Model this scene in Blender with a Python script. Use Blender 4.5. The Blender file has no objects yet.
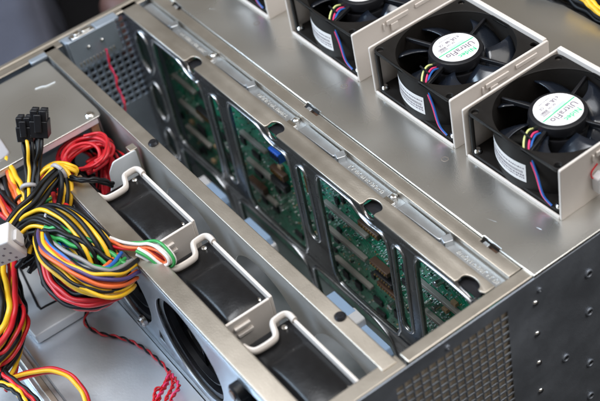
import bpy, bmesh, math, random
from mathutils import Vector, Matrix, Quaternion
random.seed(7)
S = 0.001                      # everything below is written in millimetres
sc = bpy.context.scene
COL = sc.collection
# ------------------------------------------------------------------ camera
CAM_R = [[0.57143334, -0.48846321, 0.65944493], [0.80344016, 0.49669029, -0.32830271], [-0.1671761, 0.71742766, 0.67627635]]
CAM_C = [799.5153, -212.2714, 531.125]
CAM_F = 1250.935
cam_d = bpy.data.cameras.new("camera"); cam = bpy.data.objects.new("camera", cam_d); COL.objects.link(cam)
cam.matrix_world = Matrix.Translation(Vector(CAM_C) * S) @ Matrix(CAM_R).to_4x4()
cam_d.sensor_width = 36; cam_d.lens = CAM_F / 600 * 36
cam_d.clip_start = 0.02; cam_d.clip_end = 50
cam_d.dof.use_dof = True; cam_d.dof.focus_distance = 0.80; cam_d.dof.aperture_fstop = 7.5
cam_d.dof.aperture_blades = 7
sc.camera = cam
# ------------------------------------------------------------------ world, lamps, exposure
sc.view_settings.view_transform = 'Standard'; sc.view_settings.look = 'None'
sc.view_settings.exposure = -0.15; sc.view_settings.gamma = 1
w = bpy.data.worlds.new("World"); sc.world = w; w.use_nodes = True
nt = w.node_tree; nt.nodes.clear()
wo = nt.nodes.new('ShaderNodeOutputWorld'); bg = nt.nodes.new('ShaderNodeBackground')
tc = nt.nodes.new('ShaderNodeTexCoord'); sp = nt.nodes.new('ShaderNodeSeparateXYZ'); rp = nt.nodes.new('ShaderNodeValToRGB')
mp = nt.nodes.new('ShaderNodeMapRange'); mp.inputs[1].default_value = -1; mp.inputs[2].default_value = 1
nt.links.new(tc.outputs['Generated'], sp.inputs[0]); nt.links.new(sp.outputs[2], mp.inputs[0])
nt.links.new(mp.outputs[0], rp.inputs[0]); nt.links.new(rp.outputs[0], bg.inputs[0]); nt.links.new(bg.outputs[0], wo.inputs[0])
cr = rp.color_ramp
cr.elements[0].position = 0.0; cr.elements[0].color = (.10, .112, .135, 1)
cr.elements[1].position = 1.0; cr.elements[1].color = (.27, .26, .25, 1)
for ps, c in ((.48, (.15, .165, .195)), (.60, (.19, .185, .175)), (.72, (.225, .190, .145)), (.85, (.25, .215, .17)), (.93, (.26, .24, .215))):
    e = cr.elements.new(ps); e.color = (*c, 1)
bg.inputs[1].default_value = 0.9

def area(name, loc, target, size, power, color, size_y=None):
    l = bpy.data.lights.new(name, 'AREA'); o = bpy.data.objects.new(name, l); COL.objects.link(o)
    l.energy = power; l.color = color; l.shape = 'RECTANGLE'; l.size = size; l.size_y = size_y or size
    o.location = Vector(loc) * S
    o.rotation_euler = (Vector(target) - Vector(loc)).to_track_quat('-Z', 'Y').to_euler()
    return o
area('ceiling_lamp', (900, 350, 1300), (260, 90, 0), 0.9, 9.0, (1.0, .96, .90), 1.0)
area('window_light', (-500, -1100, 900), (120, -80, -40), 0.9, 34.0, (.62, .80, 1.0), .7)
area('bay_fill', (200, -260, 1400), (230, 50, -40), 0.8, 21.0, (.95, .97, 1.0), .7)  # added fill, aimed steeply down to brighten the boards in the bay
area('side_fill', (900, 900, 900), (300, 150, 0), 0.7, 6.0, (.90, .94, 1.0), .6)  # added fill that lightens the near panel and what its holes show

# ------------------------------------------------------------------ helpers
def px(u, v, z):
    """point at height z (mm) seen at photograph position u, v: used to read real positions off the photo"""
    R = Matrix(CAM_R); C = Vector(CAM_C)
    d = R @ Vector(((u - 300) / CAM_F, (200.5 - v) / CAM_F, -1.0))
    return C + d * ((z - C.z) / d.z)

def mat(name, color, rough=.5, metal=0., coat=0., var=0., rvar=0., scale=60., bump=0., bscale=400., spec=.5, trans=0., emit=None, stretch=(1, 1, 1), detail=5):
    m = bpy.data.materials.new(name); m.use_nodes = True
    n = m.node_tree.nodes; L = m.node_tree.links; b = n['Principled BSDF']
    b.inputs['Base Color'].default_value = (*color, 1); b.inputs['Roughness'].default_value = rough
    b.inputs['Metallic'].default_value = metal; b.inputs['Coat Weight'].default_value = coat
    b.inputs['Coat Roughness'].default_value = .15
    b.inputs['Specular IOR Level'].default_value = spec; b.inputs['Transmission Weight'].default_value = trans
    t = n.new('ShaderNodeTexCoord'); mpg = n.new('ShaderNodeMapping'); mpg.inputs['Scale'].default_value = stretch
    L.new(t.outputs['Object'], mpg.inputs[0])
    if var or rvar:
        nz = n.new('ShaderNodeTexNoise'); nz.inputs['Scale'].default_value = scale; nz.inputs['Detail'].default_value = detail
        nz.inputs['Roughness'].default_value = .62
        L.new(mpg.outputs[0], nz.inputs['Vector'])
    if var:
        mx = n.new('ShaderNodeMix'); mx.data_type = 'RGBA'
        mx.inputs[6].default_value = (*[c * (1 - var) for c in color], 1)
        mx.inputs[7].default_value = (*[min(1, c * (1 + var)) for c in color], 1)
        L.new(nz.outputs[0], mx.inputs[0]); L.new(mx.outputs[2], b.inputs['Base Color'])
    if rvar:
        mr = n.new('ShaderNodeMapRange'); mr.inputs[1].default_value = .3; mr.inputs[2].default_value = .7
        mr.inputs[3].default_value = max(.02, rough - rvar); mr.inputs[4].default_value = rough + rvar
        L.new(nz.outputs[0], mr.inputs[0]); L.new(mr.outputs[0], b.inputs['Roughness'])
    if bump:
        nb = n.new('ShaderNodeTexNoise'); nb.inputs['Scale'].default_value = bscale; nb.inputs['Detail'].default_value = 3
        L.new(mpg.outputs[0], nb.inputs['Vector'])
        bp = n.new('ShaderNodeBump'); bp.inputs['Strength'].default_value = bump; bp.inputs['Distance'].default_value = .0003
        L.new(nb.outputs[0], bp.inputs['Height']); L.new(bp.outputs[0], b.inputs['Normal'])
    return m

M = {
 'zinc': mat('zinc_plated_steel', (.50, .45, .385), .40, .9, var=.10, rvar=.07, scale=22, bump=.25, bscale=900),
 'lid': mat('lid_steel', (.62, .605, .57), .30, .9, var=.10, rvar=.10, scale=11, bump=.2, bscale=1300, detail=2),
 'inner': mat('inner_steel', (.50, .52, .54), .38, .85, var=.15, rvar=.08, scale=30, bump=.2, bscale=700),
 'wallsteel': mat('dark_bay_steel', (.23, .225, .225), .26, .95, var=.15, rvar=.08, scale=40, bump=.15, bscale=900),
 'side': mat('side_panel_steel', (.38, .41, .46), .5, .8, var=.22, rvar=.1, scale=26, bump=.4, bscale=1500),
 'farsteel': mat('far_panel_steel', (.36, .41, .47), .42, .6, var=.12, rvar=.08, scale=30, bump=.2, bscale=800),
 'rim': mat('lit_rim_steel', (.48, .49, .51), .30, 1, var=.15, rvar=.08, scale=60),  # paler than the wall: edge highlight put into the colour
 'gloss': mat('glossy_black_plastic', (.008, .008, .009), .32, 0, coat=.1, spec=.4, var=.3, rvar=.10, scale=45, bump=.3, bscale=700),
 'trayzinc': mat('bright_zinc_tray', (.74, .79, .85), .34, .65, var=.16, rvar=.10, scale=16, bump=.25, bscale=600, detail=3),
 'frontsteel': mat('front_wall_steel', (.33, .36, .39), .4, .9, var=.15, rvar=.08, scale=30, bump=.2, bscale=700),
 'crosswall': mat('satin_cross_wall_steel', (.60, .60, .59), .46, .75, var=.14, rvar=.1, scale=18, bump=.25, bscale=700),
 'litinside': mat('lit_interior_tan', (.52, .44, .34), .5, .1, var=.25, scale=60),  # warm light of the interior put into the colour
 'bright': mat('bright_aluminium', (.84, .88, .92), .42, .25, var=.06, rvar=.08, scale=12, bump=.2, bscale=500),
 'screw': mat('polished_screw', (.75, .74, .72), .22, 1, var=.1, scale=500),
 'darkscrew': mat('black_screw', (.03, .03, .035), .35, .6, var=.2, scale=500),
 'beige': mat('beige_plastic', (.64, .58, .53), .48, 0, var=.05, rvar=.05, scale=50, bump=.15, bscale=1500),
 'black': mat('black_plastic', (.010, .010, .012), .34, 0, var=.3, rvar=.08, scale=60, bump=.15, bscale=1800, spec=.35),
 'fanblack': mat('fan_frame_plastic', (.010, .0085, .0075), .55, 0, var=.2, rvar=.08, scale=60, bump=.2, bscale=1500, spec=.22),
 'blade': mat('fan_blade_plastic', (.009, .012, .019), .26, 0, coat=.4, var=.2, rvar=.06, scale=60),
 'label': mat('white_paper_label', (.74, .715, .70), .5, 0, var=.03, scale=90),
 'ink': mat('grey_ink', (.16, .13, .16), .6, var=.2, scale=800),
 'greenink': mat('green_ink', (.02, .50, .22), .6, var=.1, scale=800),
 'palegreen': mat('pale_green_ink', (.30, .62, .45), .6, var=.1, scale=800),
 'white': mat('white_nylon', (.60, .59, .60), .38, 0, var=.05, scale=90, bump=.1, bscale=900),
 'clear': mat('milky_nylon', (.36, .34, .35), .35, 0, var=.08, scale=90),
 'blueplug': mat('light_blue_plastic', (.30, .42, .60), .38, 0, var=.1, scale=90),
 'vgablue': mat('blue_connector_plastic', (.03, .13, .60), .4, 0, var=.1, scale=90),
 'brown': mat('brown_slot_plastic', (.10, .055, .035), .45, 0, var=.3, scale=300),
 'gold': mat('gold_contact', (.80, .52, .20), .3, 1, var=.1, scale=400),
 'tin': mat('solder_tin', (.78, .78, .76), .25, 1, var=.1, scale=600),
 'chip': mat('chip_epoxy', (.018, .018, .02), .45, 0, var=.3, scale=500),
 'cap': mat('ceramic_capacitor', (.42, .28, .16), .45, 0, var=.3, scale=500),
 'stiff': mat('grey_stiffener', (.40, .37, .33), .5, .2, var=.1, scale=100),
 'cloth': mat('grey_blue_cloth', (.12, .125, .165), .9, 0, var=.15, scale=12, bump=.6, bscale=300),
 'bench': mat('dark_bench_top', (.005, .005, .006), .7, 0, var=.4, scale=8, spec=.1),
 'russet': mat('russet_leather', (.10, .045, .035), .6, 0, var=.3, scale=30),
 'darkbrown': mat('dark_brown_wood', (.035, .024, .014), .4, 0, var=.5, scale=9, stretch=(1, 4, 1)),
}
WC = {'red': (.55, .012, .02), 'yellow': (.80, .46, .015), 'black': (.012, .012, .013), 'orange': (.72, .13, .03), 'purple': (.07, .045, .16),
      'blue': (.02, .12, .42), 'green': (.03, .30, .07), 'grey': (.26, .25, .25), 'white': (.75, .72, .70), 'pink': (.75, .05, .16), 'brown': (.16, .06, .03), 'lime': (.70, .74, .30)}
for k, c in WC.items():
    M['w_' + k] = mat(k + '_wire_insulation', c, .42, 0, coat=.08, var=.18, rvar=.06, scale=70)

M['w_black'] = mat('black_wire_insulation', (.007, .007, .008), .45, 0, var=.3, rvar=.1, scale=70, spec=.28)
def pcb_mat(name, base, dark):
    m = bpy.data.materials.new(name); m.use_nodes = True
    n = m.node_tree.nodes; L = m.node_tree.links; b = n['Principled BSDF']
    t = n.new('ShaderNodeTexCoord'); v = n.new('ShaderNodeTexVoronoi'); v.distance = 'MANHATTAN'; v.inputs['Scale'].default_value = 170
    r = n.new('ShaderNodeValToRGB'); r.color_ramp.elements[0].color = (*dark, 1); r.color_ramp.elements[1].color = (*base, 1)
    r.color_ramp.elements[0].position = .30; r.color_ramp.elements[1].position = .5
    w_ = n.new('ShaderNodeTexWave'); w_.inputs['Scale'].default_value = 120; w_.inputs['Distortion'].default_value = 3; w_.bands_direction = 'DIAGONAL'
    mx = n.new('ShaderNodeMix'); mx.data_type = 'RGBA'; mx.blend_type = 'MULTIPLY'; mx.inputs[0].default_value = .5
    L.new(t.outputs['Object'], v.inputs['Vector']); L.new(v.outputs['Distance'], r.inputs[0])
    L.new(t.outputs['Object'], w_.inputs['Vector'])
    L.new(r.outputs[0], mx.inputs[6]); L.new(w_.outputs['Color'], mx.inputs[7]); L.new(mx.outputs[2], b.inputs['Base Color'])
    b.inputs['Roughness'].default_value = .3; b.inputs['Coat Weight'].default_value = .4
    return m
M['pcb'] = pcb_mat('green_circuit_board', (.012, .36, .19), (.004, .16, .09))

def link_mesh(name, me, m, parent=None, smooth=30, bevel=0, seg=2):
    me.name = name
    o = bpy.data.objects.new(name, me); COL.objects.link(o)
    if m is not None and not me.materials: me.materials.append(M[m] if isinstance(m, str) else m)
    for p in me.polygons: p.use_smooth = True
    me.set_sharp_from_angle(angle=math.radians(smooth))
    if parent is not None: o.parent = parent
    if bevel:
        b = o.modifiers.new('bevel', 'BEVEL'); b.width = bevel * S; b.segments = seg; b.limit_method = 'ANGLE'; b.angle_limit = math.radians(40)
        b.harden_normals = False
    return o

class MB:
    """collects shapes (mm, local to the parent) into one mesh"""
    def __init__(s): s.v = []; s.f = []
    def add(s, vs, fs, T=None):
        n = len(s.v)
        for p in vs:
            p = Vector(p)
            if T is not None: p = T @ p
            s.v.append(p * S)
        s.f += [tuple(i + n for i in f) for f in fs]
        return s
    def box(s, x0, x1, y0, y1, z0, z1, T=None):
        vs = [(x, y, z) for z in (z0, z1) for y in (y0, y1) for x in (x0, x1)]
        return s.add(vs, [(0, 2, 3, 1), (4, 5, 7, 6), (0, 1, 5, 4), (2, 6, 7, 3), (0, 4, 6, 2), (1, 3, 7, 5)], T)
    def prism(s, pts, a0, a1, axis='z', T=None):
        """pts in the plane across axis, extruded a0..a1"""
        n = len(pts)
        f3 = {'z': lambda p, a: (p[0], p[1], a), 'y': lambda p, a: (p[0], a, p[1]), 'x': lambda p, a: (a, p[0], p[1])}[axis]
        vs = [f3(p, a0) for p in pts] + [f3(p, a1) for p in pts]
        fs = [tuple(range(n))[::-1], tuple(range(n, 2 * n))] + [(i, (i + 1) % n, n + (i + 1) % n, n + i) for i in range(n)]
        return s.add(vs, fs, T)
    def lathe(s, prof, c=(0, 0, 0), n=32, axis='z', T=None):
        """prof: (r, h) list"""
        vs = []; fs = []
        for r, h in prof:
            for i in range(n):
                a = 2 * math.pi * i / n; x, y = r * math.cos(a), r * math.sin(a)
                q = {'z': (x, y, h), 'y': (x, h, y), 'x': (h, x, y)}[axis]
                vs.append((q[0] + c[0], q[1] + c[1], q[2] + c[2]))
        for k in range(len(prof) - 1):
            for i in range(n): fs.append((k * n + i, k * n + (i + 1) % n, (k + 1) * n + (i + 1) % n, (k + 1) * n + i))
        if prof[0][0] > .01: fs.append(tuple(range(n))[::-1])
        if prof[-1][0] > .01: fs.append(tuple(range((len(prof) - 1) * n, len(prof) * n)))
        return s.add(vs, fs, T)
    def ring(s, prof, c=(0, 0, 0), n=48, axis='z'):
        """closed profile revolved (tube wall)"""
        vs = []; fs = []; m = len(prof)
        for r, h in prof:
            for i in range(n):
                a = 2 * math.pi * i / n; x, y = r * math.cos(a), r * math.sin(a)
                q = {'z': (x, y, h), 'y': (x, h, y), 'x': (h, x, y)}[axis]
                vs.append((q[0] + c[0], q[1] + c[1], q[2] + c[2]))
        for k in range(m):
            k2 = (k + 1) % m
            for i in range(n): fs.append((k * n + i, k * n + (i + 1) % n, k2 * n + (i + 1) % n, k2 * n + i))
        return s.add(vs, fs)
    def tube(s, pts, r, n=8, T=None, flat=1.0):
        pts = [Vector(p) for p in pts]; k = len(pts); vs = []; fs = []
        t0 = (pts[1] - pts[0]).normalized(); up = Vector((0, 0, 1)) if abs(t0.z) < .9 else Vector((1, 0, 0))
        u = t0.cross(up).normalized()
        for i, p in enumerate(pts):
            t = (pts[min(i + 1, k - 1)] - pts[max(i - 1, 0)])
            t = t.normalized() if t.length > 1e-6 else t0
            u = (u - t * u.dot(t)); u = u.normalized() if u.length > 1e-6 else t.orthogonal().normalized()
            b = t.cross(u)
            for j in range(n):
                a = 2 * math.pi * j / n
                vs.append(p + (u * math.cos(a) + b * math.sin(a) * flat) * r)
        for i in range(k - 1):
            for j in range(n): fs.append((i * n + j, i * n + (j + 1) % n, (i + 1) * n + (j + 1) % n, (i + 1) * n + j))
        fs.append(tuple(range(n))[::-1]); fs.append(tuple(range((k - 1) * n, k * n)))
        return s.add(vs, fs, T)
    def build(s, name, m, parent=None, bevel=0, smooth=35, seg=2):
        me = bpy.data.meshes.new(name); me.from_pydata([tuple(v) for v in s.v], [], s.f); me.validate(); me.update()
        bm = bmesh.new(); bm.from_mesh(me); bmesh.ops.recalc_face_normals(bm, faces=bm.faces); bm.to_mesh(me); bm.free()
        return link_mesh(name, me, m, parent, smooth, bevel, seg)

def catmull(pts, sub=6, closed=False):
    P = [Vector(p) for p in pts]; n = len(P); out = []
    for i in range(n if closed else n - 1):
        if closed: a, b, c, d = P[(i - 1) % n], P[i], P[(i + 1) % n], P[(i + 2) % n]
        else: a, b, c, d = P[max(i - 1, 0)], P[i], P[i + 1], P[min(i + 2, n - 1)]
        for k in range(sub):
            t = k / sub
            out.append(.5 * ((2 * b) + (-a + c) * t + (2 * a - 5 * b + 4 * c - d) * t * t + (-a + 3 * b - 3 * c + d) * t ** 3))
    if not closed: out.append(P[-1])
    return out

def circle(cx, cy, r, n=40, ry=None):
    return [(cx + r * math.cos(2 * math.pi * i / n), cy + (ry or r) * math.sin(2 * math.pi * i / n)) for i in range(n)]

def round_poly(pts, r, n=5):
    """polygon with its corners rounded"""
    out = []; k = len(pts)
    for i in range(k):
        p = Vector(pts[i]).to_2d() if len(pts[i]) > 2 else Vector(pts[i]); a = Vector(pts[i - 1]); b = Vector(pts[(i + 1) % k])
        da, db = a - p, b - p; q = min(r, da.length * .45, db.length * .45)
        s0 = p + da.normalized() * q; s1 = p + db.normalized() * q
        for j in range(n + 1):
            t = j / n; out.append(tuple((1 - t) ** 2 * s0 + 2 * t * (1 - t) * p + t * t * s1))
    return out

def cut_plate(name, outer, holes, thick, place, m, parent, bevel=.35, off=None):
    """sheet with holes; place(u, v, w) -> x, y, z in mm"""
    cu = bpy.data.curves.new('tmp', 'CURVE'); cu.dimensions = '2D'; cu.fill_mode = 'BOTH'
    for pl in [outer] + holes:
        spn = cu.splines.new('POLY'); spn.points.add(len(pl) - 1)
        for q, p in zip(spn.points, pl): q.co = (p[0], p[1], 0, 1)
        spn.use_cyclic_u = True
    cu.extrude = thick / 2 - bevel; cu.bevel_depth = bevel; cu.bevel_resolution = 2; cu.offset = -bevel if off is None else off
    ob = bpy.data.objects.new('tmp', cu); COL.objects.link(ob)
    dg = bpy.context.evaluated_depsgraph_get(); dg.update()
    me = bpy.data.meshes.new_from_object(ob.evaluated_get(dg))
    bpy.data.objects.remove(ob); bpy.data.curves.remove(cu)
    for v in me.vertices: v.co = Vector(place(*v.co)) * S
    bm = bmesh.new(); bm.from_mesh(me); bmesh.ops.remove_doubles(bm, verts=bm.verts, dist=1e-6)
    bmesh.ops.recalc_face_normals(bm, faces=bm.faces); bm.to_mesh(me); bm.free()
    me.materials.clear()
    return link_mesh(name, me, m, parent, 50)

def text(name, body, size, m, parent, T, depth=.05, spacing=1.0, squash=1.0, bold=0):
    cu = bpy.data.curves.new('tmp', 'FONT'); cu.body = body; cu.size = size; cu.extrude = depth; cu.space_character = spacing
    cu.align_x = 'CENTER'; cu.align_y = 'CENTER'; cu.offset = bold
    ob = bpy.data.objects.new('tmp', cu); COL.objects.link(ob)
    dg = bpy.context.evaluated_depsgraph_get(); dg.update()
    me = bpy.data.meshes.new_from_object(ob.evaluated_get(dg))
    bpy.data.objects.remove(ob); bpy.data.curves.remove(cu)
    for v in me.vertices: v.co = (T @ Vector((v.co.x * squash, v.co.y, v.co.z))) * S
    me.materials.clear()
    return link_mesh(name, me, m, parent, 30)

def perf(us, vs, hole, w0, w1, place):
    """grid sheet: us, vs breakpoints, hole(i, j) -> True where cell is open"""
    mb = MB(); nu, nv = len(us), len(vs); f = []
    P = [place(u, v, w) for w in (w0, w1) for v in vs for u in us]
    ix = lambda i, j, k: k * nu * nv + j * nu + i
    H = lambda i, j: i < 0 or j < 0 or i >= nu - 1 or j >= nv - 1 or hole(i, j)
    for j in range(nv - 1):
        for i in range(nu - 1):
            if H(i, j): continue
            f.append((ix(i, j, 0), ix(i + 1, j, 0), ix(i + 1, j + 1, 0), ix(i, j + 1, 0)))
            f.append((ix(i, j, 1), ix(i, j + 1, 1), ix(i + 1, j + 1, 1), ix(i + 1, j, 1)))
            for (di, dj, a, b) in ((-1, 0, (i, j), (i, j + 1)), (1, 0, (i + 1, j), (i + 1, j + 1)), (0, -1, (i, j), (i + 1, j)), (0, 1, (i, j + 1), (i + 1, j + 1))):
                if H(i + di, j + dj): f.append((ix(*a, 0), ix(*b, 0), ix(*b, 1), ix(*a, 1)))
    mb.add(P, f)
    return mb

def thing(name, label, cat, loc=(0, 0, 0), rz=0, group=None):
    o = bpy.data.objects.new(name, None); COL.objects.link(o); o.empty_display_size = .01
    o.location = Vector(loc) * S; o.rotation_euler = (0, 0, math.radians(rz))
    o['label'] = label; o['category'] = cat
    if group: o['group'] = group
    return o
def tag(o, label=None, cat=None, group=None, kind=None):
    for k, v in (('label', label), ('category', cat), ('group', group), ('kind', kind)):
        if v: o[k] = v
    return o
def copy_tree(o, parent=None, top=True):
    c = o.copy(); COL.objects.link(c)
    if parent is not None: c.parent = parent
    for ch in list(o.children): copy_tree(ch, c, False)
    return c

# ================================================================== SETTING: bench
tag(MB().box(-1500, 1300, -1200, 1700, -200, -181).build('bench_top', 'bench'), kind='structure')

# ================================================================== CHASSIS
ch = thing('server_chassis', 'open zinc plated steel server case with slotted cross walls and dark perforated side panel', 'computer case', (215, 100, -180))
OFF = Vector((215, 100, -180))
def cb(mb, name, m, bevel=.5, lab=None, parent=None, **k):
    """builds a part of the chassis given in world mm"""
    mb.v = [v - OFF * S for v in mb.v]
    o = mb.build(name, m, ch if parent is None else parent, bevel, **k)
    if lab: o['label'] = lab
    return o
def wplace(fn): return lambda u, v, w: tuple(Vector(fn(u, v, w)) - OFF)

# near side panel ------------------------------------------------
def breaks(a, n, pitch, hole, lo, hi):
    r = [lo]
    for i in range(n): r += [a + i * pitch, a + i * pitch + hole]
    return r + [hi]
us = breaks(2.5, 14, 5.85, 4.8, -260, 430); vs = breaks(-130, 19, 6.3, 4.7, -180, -1)
near = cb(perf(us, vs, lambda i, j: i % 2 == 1 and j % 2 == 1, 429.6, 430.6, lambda u, v, w: (w, u, v)), 'side_panel', 'side', .15, 'dark grey side panel with a grid of square vent holes', seg=1)
cb(MB().box(428.0, 428.7, 2, 90, -177, -4), 'lit_interior_sheet', 'litinside', 0)  # added sheet, its tan stands in for the lit interior behind the holes
cb(MB().box(420.5, 429.1, 14, 430, -1.6, 0), 'panel_lip', 'zinc', .8, seg=3)
cb(MB().box(419, 429.0, -260, 12.5, -2.4, -.8), 'panel_lip', 'zinc', .8, seg=3)
for (y, z) in [(104, -21.5), (104, -48.7), (104, -76), (104, -103.4), (104, -130)]:
    cb(MB().lathe([(0, 1.9), (1.1, 1.8), (1.8, 1.4), (2.1, .8), (2.2, .2), (2.2, -.5)][::-1], (430, y, z), 16, 'x'), 'rivet', 'screw', 0)
for (y, z) in [(146, -28), (146, -62.4), (146, -111.7), (146, -145.8), (125.6, -89.4), (180, -40), (180, -95), (81.5 + 26, -12.5), (39.4, -7)]:
    r = 2.9 if z < -20 else 1.5
    cb(MB().ring([(r, 0), (r, 1.0), (r - .7, 1.2), (r - 1.1, .8), (r - 1.2, 0)], (430.4, y, z), 20, 'x'), 'punched_hole', 'side', 0)
    cb(MB().lathe([(r - 1.0, 0), (r - 1.0, .3)], (430.5, y, z), 16, 'x'), 'hole_shade', 'darkscrew', 0)  # dark disc stands in for the shade inside the punched hole
# far side panel -------------------------------------------------
us = breaks(19, 9, 5.9, 4.3, -300, 430); vs = breaks(-85, 13, 6.2, 4.5, -180, -1)
cb(perf(us, vs, lambda i, j: i % 2 == 1 and j % 2 == 1, -1.4, 0, lambda u, v, w: (w, u, v)), 'side_panel', 'farsteel', .15, 'far steel side panel with square vent holes', seg=1)
cb(MB().box(-1.3, 7, -300, 15, -1.4, 0).box(-1.3, 4.5, 64, 300, -1.4, 0), 'panel_lip', 'zinc', .6, seg=2)
cb(MB().box(-6, -1.6, -300, 120, -6, .8), 'outer_rail', 'zinc', .8)
cb(MB().box(5, 11, -14, 0, -2, .9), 'hinge_tab', 'farsteel', .6)
# intrusion switch bracket
br = cb(MB().box(.2, 9, 18, 22, -2.2, .6).box(.2, 9, 44, 64, -2.2, .6).box(9, 10.2, 18, 60, -27, .6).box(.2, 9, 16.6, 18, -27, .6), 'switch_bracket', 'farsteel', .4)
cb(MB().box(2, 8.5, 23, 43, -4, 1.0).box(3, 8, 26, 31, 1, 3.2).box(3.4, 7.4, 33, 40, 1, 2.4), 'lid_switch', 'screw', .5)
for y in (33, 45):
    cb(MB().lathe([(1.5, 0), (1.5, .8), (.9, 1.3)], (10.2, y, -10.5), 14, 'x'), 'rivet', 'screw', 0)
for i in range(11):
    cb(MB().box(10.2, 10.7, 22 + i * 3, 23.2 + i * 3, -24, -20.5), 'stamped_mark', 'zinc', .1)
# floor and tray -------------------------------------------------
cb(MB().box(0, 429, -260, 430, -180, -178.6), 'base', 'inner', 0)
cb(MB().box(1, 428, -259, -62, -94, -92.6), 'tray', 'trayzinc', 0, 'mid height steel tray under the cables')
cb(MB().box(1, 428, -61.5, -2, -92, -90.6), 'fan_tray', 'inner', 0)

# fan wall (front of fan bay) ------------------------------------
FX = (207.5, 296.3, 385)
holes = [circle(x, -46, 37.5, 48) for x in FX]
holes += [round_poly([(x + 41.5 - 5, -79), (x + 41.5 + 5, -79), (x + 41.5, -66)], 2) for x in FX[:2]]
outer = round_poly([(153, -3), (420, -3), (420, -90), (165, -90), (153, -72)], 3)
cut_plate('fan_wall', outer, holes, 1.6, wplace(lambda u, v, w: (u, -59 + w, v)), 'frontsteel', ch)
top = round_poly([(152, -59.5), (420, -59.5), (420, -46), (152, -46)], 1.5)
cut_plate('cross_rail', top, [], 1.6, wplace(lambda u, v, w: (u, v, w - .8)), 'zinc', ch, .5)['label'] = 'front tan steel rail over the hot swap fans'
for x in FX:                                   # curved duct ring behind each round opening
    cb(MB().ring([(37.2, -57), (37.2, -47), (35.6, -47), (34.4, -56)], (x, 0, -46), 56, 'y').ring([(33, -54), (33, -50), (31.8, -50), (31.8, -54)], (x - 3, 0, -44), 48, 'y'), 'duct_ring', 'black', 0)
for (x, z) in ((215, -81), (252.5, -26), (374, -10)):
    pass
cb(MB().lathe([(4.2, 0), (4.2, -2.5), (3, -3.8), (1.2, -4.0)], (226, -60, -76), 20, 'y').lathe([(2.4, -4), (2.4, -5)], (226, -60, -76), 6, 'y'), 'screw', 'screw', 0)
cb(MB().lathe([(6, 0), (6, -5), (4.6, -6.2)], (368, -60, -16), 24, 'y'), 'rubber_grommet', 'black', 0)
cb(MB().lathe([(3.2, -6.0), (3.2, -7)], (368, -60, -16), 24, 'y'), 'grommet_pin', 'brown', 0)
T = Matrix.Translation(Vector((167, -60.0, -18)) - OFF) @ Matrix.Rotation(math.radians(90), 4, 'X')
text('stamped_word', 'Light', 9.5, 'tin', ch, T, .1)
# bent tab plate at the end of the fan bay
cut_plate('bent_tab', round_poly([(-31, -88), (-4, -88), (-4, -5), (-22, -5), (-27, -12), (-28, -22), (-31, -28)], 2), [], 1.2, wplace(lambda u, v, w: (152 + w, u, v)), 'bright', ch, .3)
cb(MB().box(145, 152, -8, -2, -50, -4.5), 'tab_flange', 'zinc', .5)
cb(MB().lathe([(2.4, 0), (2.4, 1.6), (1.4, 2.2)], (166, -19, -9), 16, 'z'), 'screw', 'screw', 0)

# middle cross rail (back of fan bay) -----------------------------
holes = [circle(x, -52, 39, 48, 36) for x in FX]
cut_plate('cross_wall', round_poly([(2, -1.6), (427, -1.6), (427, -176), (2, -176)], 1), holes, 1.4, wplace(lambda u, v, w: (u, 1.0 + w, v)), 'crosswall', ch)
cut_plate('cross_rail', round_poly([(1, 0), (424, 0), (424, 10), (1, 10)], 1), [], 1.6, wplace(lambda u, v, w: (u, v, w - .8)), 'zinc', ch, .5)['label'] = 'middle tan steel rail behind the hot swap fans'
cb(MB().box(1, 424, 8.6, 10, -9, -1.7), 'rail_return', 'zinc', .3)
for x in (162.5, 377, 60, 270):
    if x in (60, 270): continue
    cb(MB().lathe([(3.6, -.1), (3.6, 1.0), (2.6, 2.2), (1.2, 2.3)], (x, 6.2, 0), 20).lathe([(1.6, 2.2), (1.6, 2.5)], (x, 6.2, 0), 6), 'screw', 'darkscrew', 0)

# slotted bay wall --------------------------------------------------
def trap(x0, x1, nx, zb=-110):
    p = [(x0 + 3, -9), (x0 + 9, -5)]
    if nx - 22 > x0 + 14: p += [(nx - 24, -4.6), (nx - 16, -5.6), (nx - 9, -10.5), (nx, -12.8), (nx + 6, -12.4)]
    else: p += [(x1 - 12, -5)]
    p += [(x1 - 4, -12.5), (x1 - .3, -20), (x1, -40), (x1 - 1, -92), (x1 - 4, -104), (x1 - 12, -109.5), (x0 + 12, zb), (x0 + 3, -106), (x0 - .5, -96), (x0, -60), (x0 + 1, -20)]
    return [tuple(v) for v in catmull([Vector((a, b, 0)) for a, b in p], 6, True)]
def lens(x0, x1, zt, zb, sk=3):
    xm = (x0 + x1) / 2
    p = [(xm, zt), (x1 - 1, zt - 6), (x1, (zt + zb) / 2 + 5), (x1 - 2, (zt + zb) / 2 - 10), (xm, zb), (x0 + 1, zb + 8), (x0, (zt + zb) / 2 - 4), (x0 + 1.5, zt - 10)]
    return [tuple(v) for v in catmull([Vector((a, b, 0)) for a, b in p], 6, True)]
def slot(x0, x1, zt, zb, sl=-3):
    r = (x1 - x0) / 2; out = []
    for i in range(13): a = math.pi * i / 12; out.append((x0 + r + r * math.cos(a), zt - r + r * math.sin(a)))
    for i in range(13): a = math.pi + math.pi * i / 12; out.append((x0 + r + r * math.cos(a) + sl, zb + r + r * math.sin(a)))
    return out
def low(x0, x1, zt):
    return round_poly([(x0, zt - 3), (x0 + 12, zt), (x1 - 20, zt + 1), (x1 - 4, zt - 6), (x1, zt - 24), (x1 - 4, -168), (x0 + 4, -168), (x0, zt - 20)], 6)
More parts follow.
